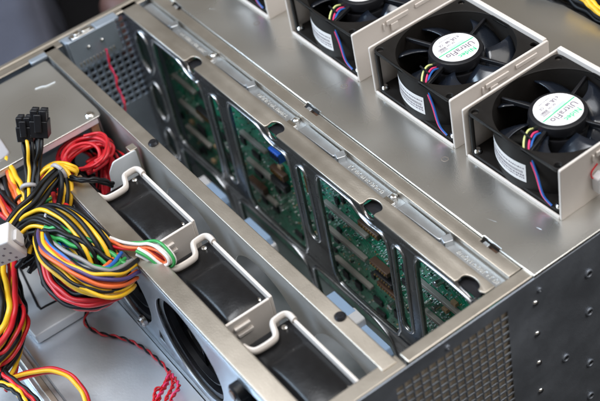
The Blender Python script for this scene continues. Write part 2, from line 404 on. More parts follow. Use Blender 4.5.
H = [lens(14, 36.5, -9, -51), lens(13, 34.5, -60, -101), lens(12, 31, -110, -145),
     trap(44, 116, 105), slot(125, 140, -13, -100), trap(152, 229.5, 211), slot(237, 250, -12, -82, -1), trap(260, 336, 318), slot(341, 352.5, -12, -93), trap(362, 421, 380),
     low(40, 114, -117), low(128, 224, -117), low(228, 324, -116), low(334, 420, -118), ]
TN = (104.8, 211.3, 318.3)
outer = [(1, -2)]
for nx in TN: outer += [(nx - 7.5, -2), (nx - 6.5, -5), (nx - 3.5, -7.6), (nx, -8.3), (nx + 3.5, -7.6), (nx + 6.5, -5), (nx + 7.5, -2)]
outer += [(400, -2), (401.5, -5), (405, -7.6), (410, -8.2), (415, -6.5), (417, -4), (427.5, -4), (427.5, -177), (1, -177)]
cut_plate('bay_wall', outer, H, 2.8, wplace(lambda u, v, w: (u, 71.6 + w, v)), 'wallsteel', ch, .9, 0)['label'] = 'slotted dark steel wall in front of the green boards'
for h_ in H:                                   # rolled rims of the openings, their lit edges put into a paler steel
    pts = [Vector((q_[0], 70.2, q_[1])) for q_ in h_]; pts = [p for i, p in enumerate(pts) if i == 0 or (p - pts[i - 1]).length > .3] 
    if pts[0].z < -174: continue
    cb(MB().tube(pts + [pts[0], pts[1]], 1.15, 8), 'rolled_rim', 'rim', 0, smooth=80)
outer = [(-2, 70.4)]
for nx in TN + (408,):
    outer += [(nx - 7, 70.4), (nx - 6.3, 72.5)] + [(nx + 7.0 * math.cos(a), 76 + 4.2 * math.sin(a)) for a in [math.pi - math.pi * i / 14 for i in range(0, 15)]]
    if nx < 400: outer += [(nx + 6.3, 72.5), (nx + 7, 70.4)]
outer += [(417, 75.5), (420, 77), (420, 84.3), (-2, 84.3)]
cut_plate('cross_rail', outer, [], 1.5, wplace(lambda u, v, w: (u, v, w - .75)), 'zinc', ch, .5)['label'] = 'rear tan steel rail with rounded notches on the slotted wall'
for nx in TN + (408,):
    cb(MB().box(nx - 8.5, nx + 8.5, 73.4, 84, -5.4, -4.6), 'notch_shade', 'darkscrew', 0)  # black sheet stands in for the shade down in each notch

# drive bay channel: bluish recessed strip -----------------------------
cb(MB().box(-1, 428, 84.4, 96, -7.5, -6.5), 'channel', 'inner', .2)
cb(MB().box(-1, 428, 95.2, 96.2, -6.4, -1.6), 'channel_edge', 'zinc', .2)
random.seed(3)
for k in range(4):
    x0 = 2 + 107 * k
    cb(MB().prism(round_poly([(x0 + 4, 86.5), (x0 + 42, 87.5), (x0 + 46, 90), (x0 + 42, 94.5), (x0 + 4, 94.8)], 1.2), -5.6, -4.2), 'latch_tab', 'inner', .7, seg=3)
    cb(MB().prism(round_poly([(x0 + 44, 88), (x0 + 50, 86.2), (x0 + 52, 92), (x0 + 46, 94.8)], 1), -6.4, -1.2), 'latch_hook', 'inner', .5)
    cb(MB().box(x0 + 50, x0 + 98, 86, 94.2, -6.4, -5), 'drive_edge', 'inner', .3)
    g = MB(); x = x0 + 58
    while x < x0 + 93:                       # embossed characters, too small to read in the photo
        h = random.choice((2.2, 2.8, 3.2)); wd = random.choice((1.1, 1.7, 2.2))
        yb = 88.4
        g.box(x, x + .45, yb, yb + h, -5, -4.6)
        if random.random() < .7: g.box(x + .45, x + wd, yb + h - .5, yb + h, -5, -4.6)
        if random.random() < .6: g.box(x + .45, x + wd, yb, yb + .5, -5, -4.6)
        if random.random() < .5: g.box(x + wd, x + wd + .45, yb, yb + h * .8, -5, -4.6)
        x += wd + 1.3
    cb(g, 'embossed_characters', 'tin', .08)
    cb(MB().lathe([(2.6, 0), (2.6, 3.2), (1.6, 4.0)], (x0 + 101, 92.3, -7.5), 16).box(x0 + 97.5, x0 + 106, 86, 89.5, -6.4, -4.4), 'latch_pin', 'screw', .3)
# tan flange + lid ------------------------------------------------------
fl = [(-1, 94.8), (420, 94.8), (420, 104.0)]
for x1, x0 in ((401.5, 387), (222, 207), (39, 27)): fl += [(x1, 104.0), (x1, 101.8), (x0, 101.8), (x0, 104.0)]
fl += [(-1, 104.0)]
cut_plate('lid_flange', fl, [], 1.5, wplace(lambda u, v, w: (u, v, w - .75)), 'zinc', ch, .4)
ld = [(-4, 104.3)]
for x0, x1 in ((27, 39), (207, 222), (387, 401.5)): ld += [(x0, 104.3), (x0, 105.6), (x1, 105.6), (x1, 104.3)]
ld += [(430.4, 104.3), (430.4, 296), (-4, 296)]
lid = cut_plate('lid', ld, [], 2.6, wplace(lambda u, v, w: (u, v, w + .1)), 'lid', ch, .7)
lid['label'] = 'smooth grey steel lid under the row of fans'
for x0, x1 in ((27, 39), (207, 222), (387, 401.5)):
    cb(MB().box(x0 + 1.5, x0 + 6, 101.9, 105, -3.2, -1.2), 'lid_catch', 'inner', .4)
    cb(MB().box(x0 - 1, x1 + 1, 101, 106, -5.4, -4.6), 'slot_shade', 'brown', 0)  # dark inset stands in for the shade in the lid slots
for (x, y) in ((102.7, 133), (212, 133), (319, 133)):
    cb(MB().lathe([(2.9, 0.9), (2.9, 1.25), (2.2, 1.5), (1.3, 1.3), (1.1, 1.1)], (x, y, 0), 20), 'lid_stud', 'zinc', 0)

rn = random.Random(44)
for (x, y, L_, a_) in ((380.6, 117.2, 7, .3), (350, 121, 4, 1.2), (258, 118, 6, 2.4), (300, 126, 3, .8), (160, 122, 5, 2.9), (405, 132, 4, .2), (60, 120, 6, .6), (330, 110, 3, 2.0)):
    dx, dy = math.cos(a_) * L_ / 2, math.sin(a_) * L_ / 2
    cb(MB().tube(catmull([(x - dx, y - dy, 1.33), (x + rn.uniform(-.5, .5), y + rn.uniform(-.4, .4), 1.36), (x + dx, y + dy, 1.33)], 4), .09, 4), 'scratch', 'screw', 0)
# ================================================================== BACKPLANES behind the wall
def backplane():
    bo = thing('backplane_board', 'green circuit boards crowded with chips standing behind the slotted steel wall', 'circuit board', (215, 93, -178))
    O2 = Vector((215, 93, -178))
    def bb(mb, name, m, bevel=0):
        mb.v = [v - O2 * S for v in mb.v]; return mb.build(name, m, bo, bevel)
    holes = []
    cut_plate('board', [(3, -12), (426, -12), (426, -176), (3, -176)], holes, 1.6, lambda u, v, w: tuple(Vector((u, 93 + w, v)) - O2), 'pcb', bo, .1)
    rnd = random.Random(11)
    bays = [(3, 48), (48, 128), (128, 236), (236, 342), (342, 425)]
    spans = []
    for (x0, x1) in ((16, 54), (122, 158), (228, 278), (336, 380)):
        for z in (-38, -67, -95, -124):
            a = x0 + rnd.uniform(-2, 3) + (0 if z != -38 else 6); b = x1 + rnd.uniform(-6, 6)
            bb(MB().prism(round_poly([(a, z - 1.6), (b, z - 1.6), (b, z + 1.6), (a, z + 1.6)], 1), 88.5, 92, 'y'), 'stiffener_bar', 'stiff', .3)
            spans.append((a - 1, b + 1, z - 3, z + 3))
    def free(x, z, w, h):
        return all(not (x + w > a and x - w < b and z + h > c and z - h < d) for a, b, c, d in spans)
    # rows of tinned pins below each bar
    g = MB()
    for (a, b, c, d) in spans:
        for row in (0, 1):
            x = a + 2
            while x < b + 18:
                if rnd.random() < .8: g.box(x, x + .9, 91.2, 92.1, c - 4 - row * 4.5 - .5, c - 4 - row * 4.5 + .5)
                x += 2.5
    tag(bb(g, 'solder_pins', 'tin'), kind='stuff')
    # connectors
    for (x, z, w, h, d, m_) in ((177, -54, 13, 9, 7, 'vgablue'), (170, -78, 18, 6, 5, 'brown'), (168, -90, 20, 7, 5, 'chip'), (72, -30, 22, 8, 5, 'brown'), (292, -86, 20, 4, 6, 'brown'), (295, -95, 20, 4, 6, 'chip'),
                              (298, -104, 22, 4, 6, 'brown'), (284, -56, 22, 5, 4, 'brown'), (128, -118, 22, 6, 5, 'brown'), (384, -30, 24, 6, 4, 'chip'), (396, -96, 18, 6, 5, 'chip'), (62, -84, 22, 6, 5, 'chip'), (212, -62, 8, 20, 3, 'brown')):
        c = bb(MB().box(x - w / 2, x + w / 2, 92.1 - d, 92, z - h / 2, z + h / 2), 'connector', m_, .5)
        g = MB(); n = int(w / 2.6)
        for i in range(n): g.box(x - w / 2 + 1.6 + i * 2.6, x - w / 2 + 2.6 + i * 2.6, 92 - d - .6, 92.1 - d, z - h / 2 + 1.5, z + h / 2 - 1.5)
        cc = bb(g, 'contacts', 'chip' if m_ == 'vgablue' else ('gold' if rnd.random() < .5 else 'tin')); cc.parent = c
        spans.append((x - w / 2 - 1, x + w / 2 + 1, z - h / 2 - 1, z + h / 2 + 1))
    # chips
    n = 0; tries = 0
    while n < 70 and tries < 3000:
        tries += 1
        x = rnd.uniform(8, 420); z = rnd.uniform(-150, -16); w_, h_ = rnd.choice(((3.5, 2.5), (5, 5), (2.6, 4), (7, 4), (4, 4), (9, 6)))
        if not free(x, z, w_, h_): continue
        spans.append((x - w_ - .8, x + w_ + .8, z - h_ - .8, z + h_ + .8))
        bb(MB().box(x - w_ * .7, x + w_ * .7, 90.2, 92.1, z - h_ * .7, z + h_ * .7), 'chip', 'chip', .2)
        g = MB()
        for i in range(int(w_)):
            xx = x - w_ * .6 + i * 1.25 * w_ / int(w_) 
            g.box(xx, xx + .5, 91.4, 92.2, z - h_ * .7 - 1, z - h_ * .7).box(xx, xx + .5, 91.4, 92.2, z + h_ * .7, z + h_ * .7 + 1)
        n += 1
        if n % 3 == 0: bb(g, 'chip_legs', 'tin')
    # electrolytic and tantalum capacitors
    for i in range(26):
        for _ in range(60):
            x = rnd.uniform(8, 420); z = rnd.uniform(-150, -16)
            if free(x, z, 3, 3): break
        spans.append((x - 3.4, x + 3.4, z - 3.4, z + 3.4))
        if i % 2: bb(MB().lathe([(2.5, 0), (2.5, -5.5), (2.0, -6)], (x, 92, z), 14, 'y'), 'capacitor', 'tin')
        else: bb(MB().box(x - 2.4, x + 2.4, 89, 92, z - 1.5, z + 1.5), 'capacitor', 'cap', .2)
    # countless tiny parts
    for m_, cnt in (('tin', 2600), ('cap', 500), ('label', 700), ('chip', 420)):
        g = MB()
        for i in range(cnt):
            cx = rnd.choice((30, 90, 135, 185, 212, 245, 300, 322, 355, 400)) + rnd.gauss(0, 13); cz = rnd.uniform(-165, -14)
            cx = round(cx / 1.5) * 1.5; cz = round(cz / 1.5) * 1.5
            if not (5 < cx < 424) or not free(cx, cz, .6, .6): continue
            a, b = rnd.choice(((.45, .25), (.3, .45), (.6, .35), (.35, .35)))
            g.box(cx - a, cx + a, 91.3 - rnd.random() * .5, 92.15, cz - b, cz + b)
        tag(bb(g, {'tin': 'solder_joints', 'cap': 'ceramic_capacitors', 'label': 'resistors', 'chip': 'small_chips'}[m_], m_), kind='stuff')
    for (x, z, w_, h_) in ((370, -118, 14, 10), (22, -82, 8, 9), (318, -128, 12, 9), (240, -40, 4, 10)):
        bb(MB().prism(circle(x, z, w_ * .6, 24), 91.0, 92.1, 'y'), 'battery_pad', 'pcb', .2)
    return bo
backplane()

# plugs in front of the lower openings ------------------------------------
def plug(label, x0, x1, z, m1='blueplug', group='light blue plugs at the foot of the slotted wall'):
    t = thing('ribbon_plug', label, 'plug', ((x0 + x1) / 2, 56, z - 14), 0, group)
    L = (x1 - x0) / 2
    MB().prism(round_poly([(-L, 0), (L, 0), (L, 8), (L - 3, 13), (-L + 3, 13), (-L, 8)], 1), -5, 5, 'y').build('body', m1, t, .6)
    MB().box(-L + 2, L - 2, -9, -5.1, 2, 8).build('latch', 'blueplug', t, .5)
    return t
plug('light blue plug under the leftmost big opening of the slotted wall', 104, 132, -108)
plug('light blue plug under the second big opening, below the blue connector', 158, 193, -109)
plug('light blue plug under the third big opening beside a white plug', 268, 299, -104)
plug('light blue plug near the perforated panel, lowest on the slotted wall', 303, 336, -110)
def wplug(label, x, y, z):
    t = thing('power_plug', label, 'plug', (x, y, z - 12), 0, 'white plugs at the foot of the slotted wall')
    MB().prism(round_poly([(-8, 0), (8, 0), (9, 5), (8, 12), (-4, 13), (-8, 9)], 1.5), -6, 6, 'y').build('body', 'white', t, .7)
    MB().box(-4, 4, -8, -6.1, 1, 9).build('latch', 'white', t, .5)
wplug('white nylon plug behind the middle rail, topmost in the photo', 92, 58, -117)
wplug('white nylon plug behind the middle rail, under the blue connector', 187, 56, -115)
wplug('white nylon plug behind the middle rail, nearest the perforated side panel', 297, 56, -106)

# ================================================================== HOT SWAP FANS in the bay
def bay_fan():
    t = thing('hot_swap_fan', 'x', 'fan', (FX[0], -28, -88), 0, 'hot swap fans standing between the tan rails')
    # local: X -40..40, Y -17..16 , Z 0..82
    h = MB()
    for y0, y1 in ((-16.5, -12.5), (10.5, 14.5)):
        h.prism(round_poly([(-35.5, 0), (34.5, 0), (34.5, 80), (-35.5, 80)], 3), y0, y1, 'y')
    h.prism(round_poly([(-34.4, 1), (33.4, 1), (33.4, 78.2), (-34.4, 78.2)], 4), -12.6, 10.6, 'y')
    h.build('housing', 'black', t, .9, seg=3)
    vs = []; fs = []; NX, NY = 30, 14
    for i in range(NX + 1):
        for j in range(NY + 1):
            u, v = i / NX, j / NY; x = -34.6 + 68.2 * u; y = -15.6 + 29.2 * v
            bump = 3.4 * max(0, 1 - ((x - 12) / 26) ** 2) ** .5 * math.sin(math.pi * min(1, max(0, v))) ** .6 if abs(x - 12) < 26 else 0
            vs.append((x, y, 79.4 + bump * 1.25 + (1.0 if 0 < i < NX and 0 < j < NY else 0)))
    for i in range(NX):
        for j in range(NY): q = i * (NY + 1) + j; fs.append((q, q + NY + 1, q + NY + 2, q + 1))
    MB().add(vs, fs).build('duct_bulge', 'gloss', t, 0, smooth=80)
    # impeller seen through the round opening of the wall
    ip = MB().lathe([(17, -17.4), (17, -12.6)], (0, 0, 41), 32, 'y').build('hub', 'black', t, .5)
    ms = MB()
    for k in range(7):
        a = k * 2 * math.pi / 7
        for q in (0,):
            c0, s0, c1, s1 = math.cos(a), math.sin(a), math.cos(a + .5), math.sin(a + .5)
            ms.add([(17 * c0, -17.2, 41 + 17 * s0), (36 * c1, -17.0, 41 + 36 * s1), (36 * math.cos(a + .85), -20.5, 41 + 36 * math.sin(a + .85)), (17 * math.cos(a + .5), -20, 41 + 17 * math.sin(a + .5))], [(0, 1, 2, 3)])
    bl = ms.build('blades', 'blade', t); sm = bl.modifiers.new('s', 'SOLIDIFY'); sm.thickness = .001; sm.offset = 0
    # beige carrier: thin back lip, right wall, handle
    MB().box(-36.0, 36.4, 14.2, 16.2, 6, 84.5).build('carrier_back', 'beige', t, .5)
    MB().box(34.5, 36.4, -17, 14.1, 4, 83.6).box(36.2, 38.4, -12, -1, 70, 72.5).box(36.2, 38.4, -13, -2, 76, 78.5).build('carrier_side', 'beige', t, .5)
    hp = catmull([(-32, -18, 84), (-27, -16.5, 84), (-24.2, -13, 84), (-24.0, -3, 84), (-26.5, .8, 84), (-34.5, 4.2, 84), (-36.0, 8, 84), (-35.8, 13.0, 84), (-33, 15.2, 84), (-28, 15.3, 83.6)], 6)
    MB().tube(hp, 1.9, 10, flat=1.35).build('handle', 'beige', t)
    MB().lathe([(1.9, 0), (1.9, 1.8), (1.1, 2.5)], (-29.5, 8.5, 80.2), 14).build('screw', 'screw', t)
    MB().lathe([(1.7, 0), (1.7, 1.2), (1.0, 1.8)], (30.5, 9.5, 80.4), 14).build('screw', 'screw', t)
    return t
f0 = bay_fan()
labs = ['black hot swap fan in beige carrier beside the red cable coil', 'black hot swap fan in beige carrier in the middle of the bay', 'black hot swap fan in beige carrier nearest the perforated side panel']
for i, x in enumerate(FX):
    o = f0 if i == 0 else copy_tree(f0)
    o.location = Vector((x, -28, -88)) * S; o['label'] = labs[i]
f0.rotation_euler.z = math.radians(.5)

# ================================================================== FANS ON THE LID
def lid_fan():
    t = thing('cooling_fan', 'x', 'fan', (274, 184, 1.2), 0, 'cooling fans in beige carriers on the lid')
    # carrier walls
    MB().prism(round_poly([(-41, 0), (41, 0), (41, 40), (-41, 40)], 1.5), 40.0, 41.8, 'x').build('carrier_side', 'beige', t, .5)
    MB().prism(round_poly([(-41, 0), (41, 0), (41, 38.5), (-41, 38.5)], 1.5), -41.8, -40.2, 'x').build('carrier_side', 'beige', t, .5)
    MB().box(-40.1, 39.9, -41.2, -39.7, 0, 2.6).build('carrier_lip', 'beige', t, .5)
    MB().box(-40.1, 39.9, 37.8, 41.2, 0, 40.6).build('carrier_back', 'beige', t, .6)
    MB().box(41.9, 43.4, -16, -15, 30, 36).box(41.9, 43.2, -13, 6, 33, 36.5).box(41.9, 43.8, -10, -4, 27, 33).box(41.9, 43.0, 12, 30, 34, 37).build('carrier_clip', 'beige', t, .4)
    # frame: two flanges and a round duct
    for (z0, z1, hr) in ((34.8, 37.4, 39.0), (1.0, 4.6, 37.0)):
        cut_plate('frame_flange', round_poly([(-39.8, -39.4), (39.6, -39.4), (39.6, 37.6), (-39.8, 37.6)], 5), [circle(0, -1, hr, 64)] + [circle(sx * 35, sy * 35 - 1, 2.2, 16) for sx in (-1, 1) for sy in (-1, 1)],
                  z1 - z0, lambda u, v, w, z0=z0, z1=z1: (u, v, w + (z0 + z1) / 2), 'fanblack', t, .5)
    MB().ring([(39.3, 1.5), (39.3, 36.4), (39.1, 36.8), (38.2, 33), (38.0, 4), (38.2, 1.5)], (0, -1, 0), 72).build('duct', 'fanblack', t)
    # stator arms
    for k in range(4):
        a = math.radians(20 + 90 * k); c, s_ = math.cos(a), math.sin(a)
        R3 = Matrix.Translation((0, -1, 0)) @ Matrix.Rotation(a, 4, 'Z')
        MB().prism([(16, -1.2), (38, -1.3), (38, .5), (16, 1.2)], 31.5, 34.6, 'z', R3).build('strut', 'black', t, .5)
    # hub
    MB().lathe([(19.2, 3), (19.2, 26), (18.6, 27.4), (17.4, 27.6), (17.4, 29.8), (18.2, 30.4), (18.2, 34.4), (17.5, 36.3), (16.0, 37.0)], (0, -1, 0), 56).build('hub', 'black', t)
    # blades
    for k in range(7):
        a0 = math.radians(51.4 * k + 6); vs = []; fs = []; NR, NC = 6, 7
        for i in range(NR):
            r = 18.8 + (37.6 - 18.8) * i / (NR - 1)
            for j in range(NC):
                u = j / (NC - 1)
                a = a0 + math.radians(4 + 50 * u + 14 * (i / (NR - 1)) ** 1.5)
                z = 10 + 21.5 * (u ** .85) + 3.0 * math.sin(u * math.pi)
                vs.append((r * math.cos(a), -1 + r * math.sin(a), z))
        for i in range(NR - 1):
            for j in range(NC - 1): fs.append((i * NC + j, i * NC + j + 1, (i + 1) * NC + j + 1, (i + 1) * NC + j))
        b = MB().add(vs, fs).build('blade', 'blade', t, smooth=80)
        sm = b.modifiers.new('thick', 'SOLIDIFY'); sm.thickness = .0011; sm.offset = 0
    # round label, reads along -Y with its top towards +X
    lb = MB().lathe([(15.0, 36.9), (15.0, 37.25)], (0, -1, 0), 56).build('round_label', 'label', t)
    TL = Matrix.Translation((0, -1, 37.26)) @ Matrix.Rotation(math.radians(-90), 4, 'Z') @ Matrix.Diagonal((.885, .885, 1, 1))   # local x -> -Y, local y -> +X
    def lt(nm, s, size, m_, x, y, **k): return text(nm, s, size, m_, lb, TL @ Matrix.Translation((x, y, 0)), .04, **k)
    lt('green_word', 'Nidec', 6.0, 'greenink', -1.8, 11.0, bold=.11, spacing=1.05)
    lt('grey_word', 'UltraFlo', 7.0, 'ink', -.3, 4.6, bold=.08, spacing=1.08)
    g = MB().box(-16.4, 16.4, .1, .95, 0, .08, TL).build('label_stripe', 'greenink', lb)
    g = MB()
    for i in range(4): g.box(-9 - .0 * i, 5, -.5 - i * .75, -.2 - i * .75, 0, .07, TL)
    g.build('label_lines', 'palegreen', lb)
    lt('rating_text', 'DC 12V  0.70A', 2.2, 'ink', 3.5, -5.4, bold=.05)
    lt('maker_mark', 'c UL us', 4.0, 'ink', -4, -8.6, bold=.13)
    lt('maker_mark', 'CE', 3.0, 'ink', 6.5, -9.0, bold=.04)
    lt('rating_text', 'MADE IN CHINA', 1.5, 'ink', 0, -12.6)
    g = MB(); rn = random.Random(5)
    for r_ in range(4):
        x = 5.2
        while x < 12: 
            wd = rn.uniform(.3, .9); g.box(x, x + wd, -5.0 - r_ * 1.1 + 2.2, -4.4 - r_ * 1.1 + 2.2, 0, .07, TL); x += wd + .35
    g.build('label_print', 'ink', lb)
    # sticker on the duct, bent round it
    a0, a1, z0, z1 = math.radians(-126), math.radians(-74), 10, 24
    def strip(a0, a1, z0, z1, r, n=20):
        vs = []; 
        for i in range(n + 1):
            a = a0 + (a1 - a0) * i / n; 
            for z in (z0, z1): vs.append((r * math.cos(a), -1 + r * math.sin(a), z))
        return vs, [(2 * i, 2 * i + 2, 2 * i + 3, 2 * i + 1) for i in range(n)]
    st = MB().add(*strip(a0, a1, z0, z1, 39.5)).build('sticker', 'label', t, smooth=80)
    g = MB(); rn = random.Random(8)
    for row, (zz, hh) in enumerate(((13, 1.1), (15.0, 1.3), (17.5, 2.0), (20.6, 1.1))):
        a = a0 + .04
        while a < a1 - .05:
            da = rn.uniform(.006, .030) if row != 2 else rn.uniform(.005, .014)
            g.add(*strip(a, a + da, zz - hh / 2, zz + hh / 2, 39.58, 2)); a += da + (.014 if row != 2 else .011)
    g.build('sticker_print', 'ink', st)
    # four leads from the hub to the frame
    for i, c in enumerate(('lime', 'black', 'pink', 'blue')):
        q = i * 2.1
        pts = catmull([(-3 + q, -18.5, 31.5), (-2 + q, -24, 33.6), (2 + q, -31, 33.2), (8 + q, -36.5, 30), (15 + q * .7, -37.5, 20), (22 + q * .5, -39, 9), (30 + q * .3, -39, 5)], 6)
        if c in ('lime', 'black'): pts = pts[:22]
        MB().tube(pts, .68, 8).build('lead', 'w_' + c, t)
    MB().tube([(-4, -27.6, 34.9), (0, -28.2, 35.2), (6, -28.8, 35)], .7, 8).build('lead_tie', 'black', t)
    for (x, y) in ((-35.5, -36.2), (35.5, -36.2)):
        MB().lathe([(2.5, 4.6), (2.5, 6.2), (1.7, 7.2), (.6, 7.0)], (x, y, 0), 16).build('screw', 'screw', t)
    MB().lathe([(1.5, 4), (1.5, 33.8)], (-37.6, -37.4, 0), 12).build('corner_post', 'fanblack', t)
    return t
l0 = lid_fan()
spec = [(64.5, 183.0, 0.3, 'black fan on the lid with only its corner in view at the top edge'),
        (175.3, 184.4, -.4, 'black fan in beige carrier on the lid, its label cut by the top edge'),
        (275.2, 184.4, 0, 'black fan between two others on the lid, its whole round label in view'),
        (367.6, 185.6, .9, 'black fan in beige carrier nearest the lid corner, a white plug on its outer wall')]
for i, (x, y, a, lab) in enumerate(spec):
    o = l0 if i == 2 else copy_tree(l0)
    o.location = Vector((x, y, 1.2)) * S; o.rotation_euler.z = math.radians(a); o['label'] = lab
    if i == 3: last = o
    q = math.radians((0, 17, 0, 33)[i])
    for c_ in o.children:
        if c_.name.startswith('round_label'):
            q2 = math.radians((-5, 4, 0, 6)[i]); v_ = Vector((0, -1 * S, 0))
            c_.rotation_euler.z = q2; c_.location = v_ - Matrix.Rotation(q2, 3, 'Z') @ v_
        if c_.name.startswith('blade'):
            c_.rotation_euler.z = q; v_ = Vector((0, -1 * S, 0)); c_.location = v_ - Matrix.Rotation(q, 3, 'Z') @ v_
MB().prism(round_poly([(-16, 8), (-7, 6), (-7, 18), (-12, 22), (-17, 20)], 1.2), 42.0, 47.5, 'x').build('plug', 'white', last, .6)
MB().tube(catmull([(44, -15, 19), (43.2, -17.5, 20), (42.6, -17, 24), (42.4, -12, 27)], 5), .5, 8).build('lead', 'w_red', last)

# ================================================================== DRIVE CAGE and board under it
dc = thing('drive_cage', 'flat grey steel drive cover plate at the far corner left of the middle rail', 'drive cage', (60, -90, -178))
def rel(mb, o, name, m, bevel=0, **k):
    off = Vector(o.location); mb.v = [v - off for v in mb.v]; return mb.build(name, m, o, bevel, **k)
rel(MB().prism(round_poly([(14, -250), (106, -250), (106, -5), (98, -3.5), (14, -3.5)], 3), -1.6, -.2), dc, 'top_plate', 'lid', .6, seg=3)
rel(MB().box(104.4, 105.6, -250, -8, -6, -1.7), dc, 'edge_flange', 'bright', .3)
rel(MB().box(14, 16, -250, -6, -60, -1.7).box(16.2, 100, -6.5, -5, -60, -1.8), dc, 'side', 'inner', .3)
rel(MB().lathe([(3.2, -.3), (3.2, .6), (2.2, 1.4), (.8, 1.2)], (99.8, -10.8, 0), 20), dc, 'screw', 'screw')
rel(MB().box(96, 103, -14, -8, -70, -2.2), dc, 'copper_post', 'cap', .5)
rel(MB().tube(catmull([(41, -26, -.1), (42.5, -21, .1), (44.5, -18, .1), (45, -11, -.1)], 4), .38, 6), dc, 'pressed_rib', 'bright')

rb = thing('riser_board', 'green circuit board glimpsed between the cables beside the drive cover plate', 'circuit board', (110, -60, -100))
rel(MB().box(107, 150, -78, -4, -57, -55.4), rb, 'board', 'pcb', .2)
rn = random.Random(4)
for i in range(40):
    x, y = rn.uniform(112, 146), rn.uniform(-74, -8); a, b = rn.uniform(1, 4), rn.uniform(1, 4)
    rel(MB().box(x - a, x + a, y - b, y + b, -55.4, -55.4 + rn.uniform(1, 5)), rb, 'chip', rn.choice(('chip', 'tin', 'cap', 'label', 'chip', 'pcb')), .2)

# aluminium shroud on the tray, lower left -------------------------------------------
sh = thing('metal_shroud', 'bright aluminium box with a folded lid seam lying on the tray under the cables', 'metal box', (120, -110, -92))
sp_ = [tuple(px(u, v, -84))[:2] for u, v in ((35, 337), (114, 289), (100, 236), (20, 222), (-30, 262))]
rel(MB().prism(round_poly(sp_, 2), -92, -84), sh, 'box', 'bright', 1.0, seg=3)
rel(MB().tube([px(u, v, -83.8) for u, v in ((6, 240), (24, 276), (38, 306), (41, 309), (46, 306), (66, 296), (84, 285))], .9, 6), sh, 'seam', 'darkscrew')
ck = thing('channel_bar', 'grey folded steel bar on the tray at the lower left edge', 'steel bar', (190, -150, -92))
rel(MB().prism([(-146, -92.5), (-131, -92.5), (-133, -85), (-144, -85)], 100, 300, 'x'), ck, 'bar', 'inner', .8)
rel(MB().prism([(-141, -84.9), (-136, -84.9), (-136.5, -83), (-140.5, -83)], 100, 300, 'x'), ck, 'rib', 'zinc', .4)

# ================================================================== CABLES
def frame_path(P):
    """tangent + two normals along a polyline"""
    out = []; n = len(P); t0 = (P[1] - P[0]).normalized(); u = t0.orthogonal().normalized()
    for i in range(n):
        t = (P[min(i + 1, n - 1)] - P[max(i - 1, 0)]).normalized(); u = (u - t * u.dot(t)).normalized(); out.append((P[i], u, t.cross(u)))
    return out
def harness(label, path, colors, spread, r=1.15, twist=1.2, seed=1, group=None, cat='cable', name='cable_bundle', squash=1.0, flare=(1, 1), t=None, sub=8, jitter=.35, part='wire'):
    """path: list of (u, v, z) photo positions with real heights; one part per wire"""
    rn = random.Random(seed); P = [px(*p) for p in path]; base = P[0].copy(); base.z = min(p.z for p in P)
    if t is None:
        t = thing(name, label, cat, base, 0, group)
    base = Vector(t.location) / S
    fr = frame_path(catmull(P, sub)); n = len(fr); k = len(colors)
    slots_ = []; ring_ = 0
    # pack wires in rings
    while len(slots_) < k:
        if ring_ == 0: slots_.append((0, 0))
        else:
            m_ = 6 * ring_
            for j in range(m_): slots_.append((ring_, 2 * math.pi * j / m_))
        ring_ += 1
    slots_ = slots_[:k]; mr = max(1, max(s_[0] for s_ in slots_))
    for c, (rg, an) in zip(colors, slots_):
        ph = rn.uniform(0, 6); ph2 = rn.uniform(0, 6); pts = []
        kx, ky = rn.uniform(.5, 1.3), rn.uniform(0, 6)
        for i, (p, u, b) in enumerate(fr):
            s_ = i / (n - 1); fl_ = flare[0] + (flare[1] - flare[0]) * s_
            rad = spread * rg / mr * fl_; a = an + twist * s_
            wob = jitter * spread * .5
            x = rad * math.cos(a) + wob * math.sin(ph + s_ * 7) + .28 * r * kx * math.sin(ky + s_ * 31); y = (rad * math.sin(a) + wob * math.cos(ph2 + s_ * 6)) * squash
            pts.append(p + u * x + b * y - base)
        MB().tube(pts, r, 8).build(part, 'w_' + c, t, smooth=80)
    return t
def tie(t, u, v, z, dirn, R_, m='clear', wd=1.6):
    """zip tie loop round a bundle; dirn = bundle direction"""
    c = px(u, v, z) - Vector(t.location) / S; d = Vector(dirn).normalized(); a = d.orthogonal().normalized(); b = d.cross(a)
    pts = [c + (a * math.cos(q) + b * math.sin(q)) * R_ for q in [2 * math.pi * i / 24 for i in range(25)]]
    MB().tube(pts, wd, 6).build('zip_tie', m, t, smooth=80)
def dirpx(a, b): return px(*b) - px(*a)

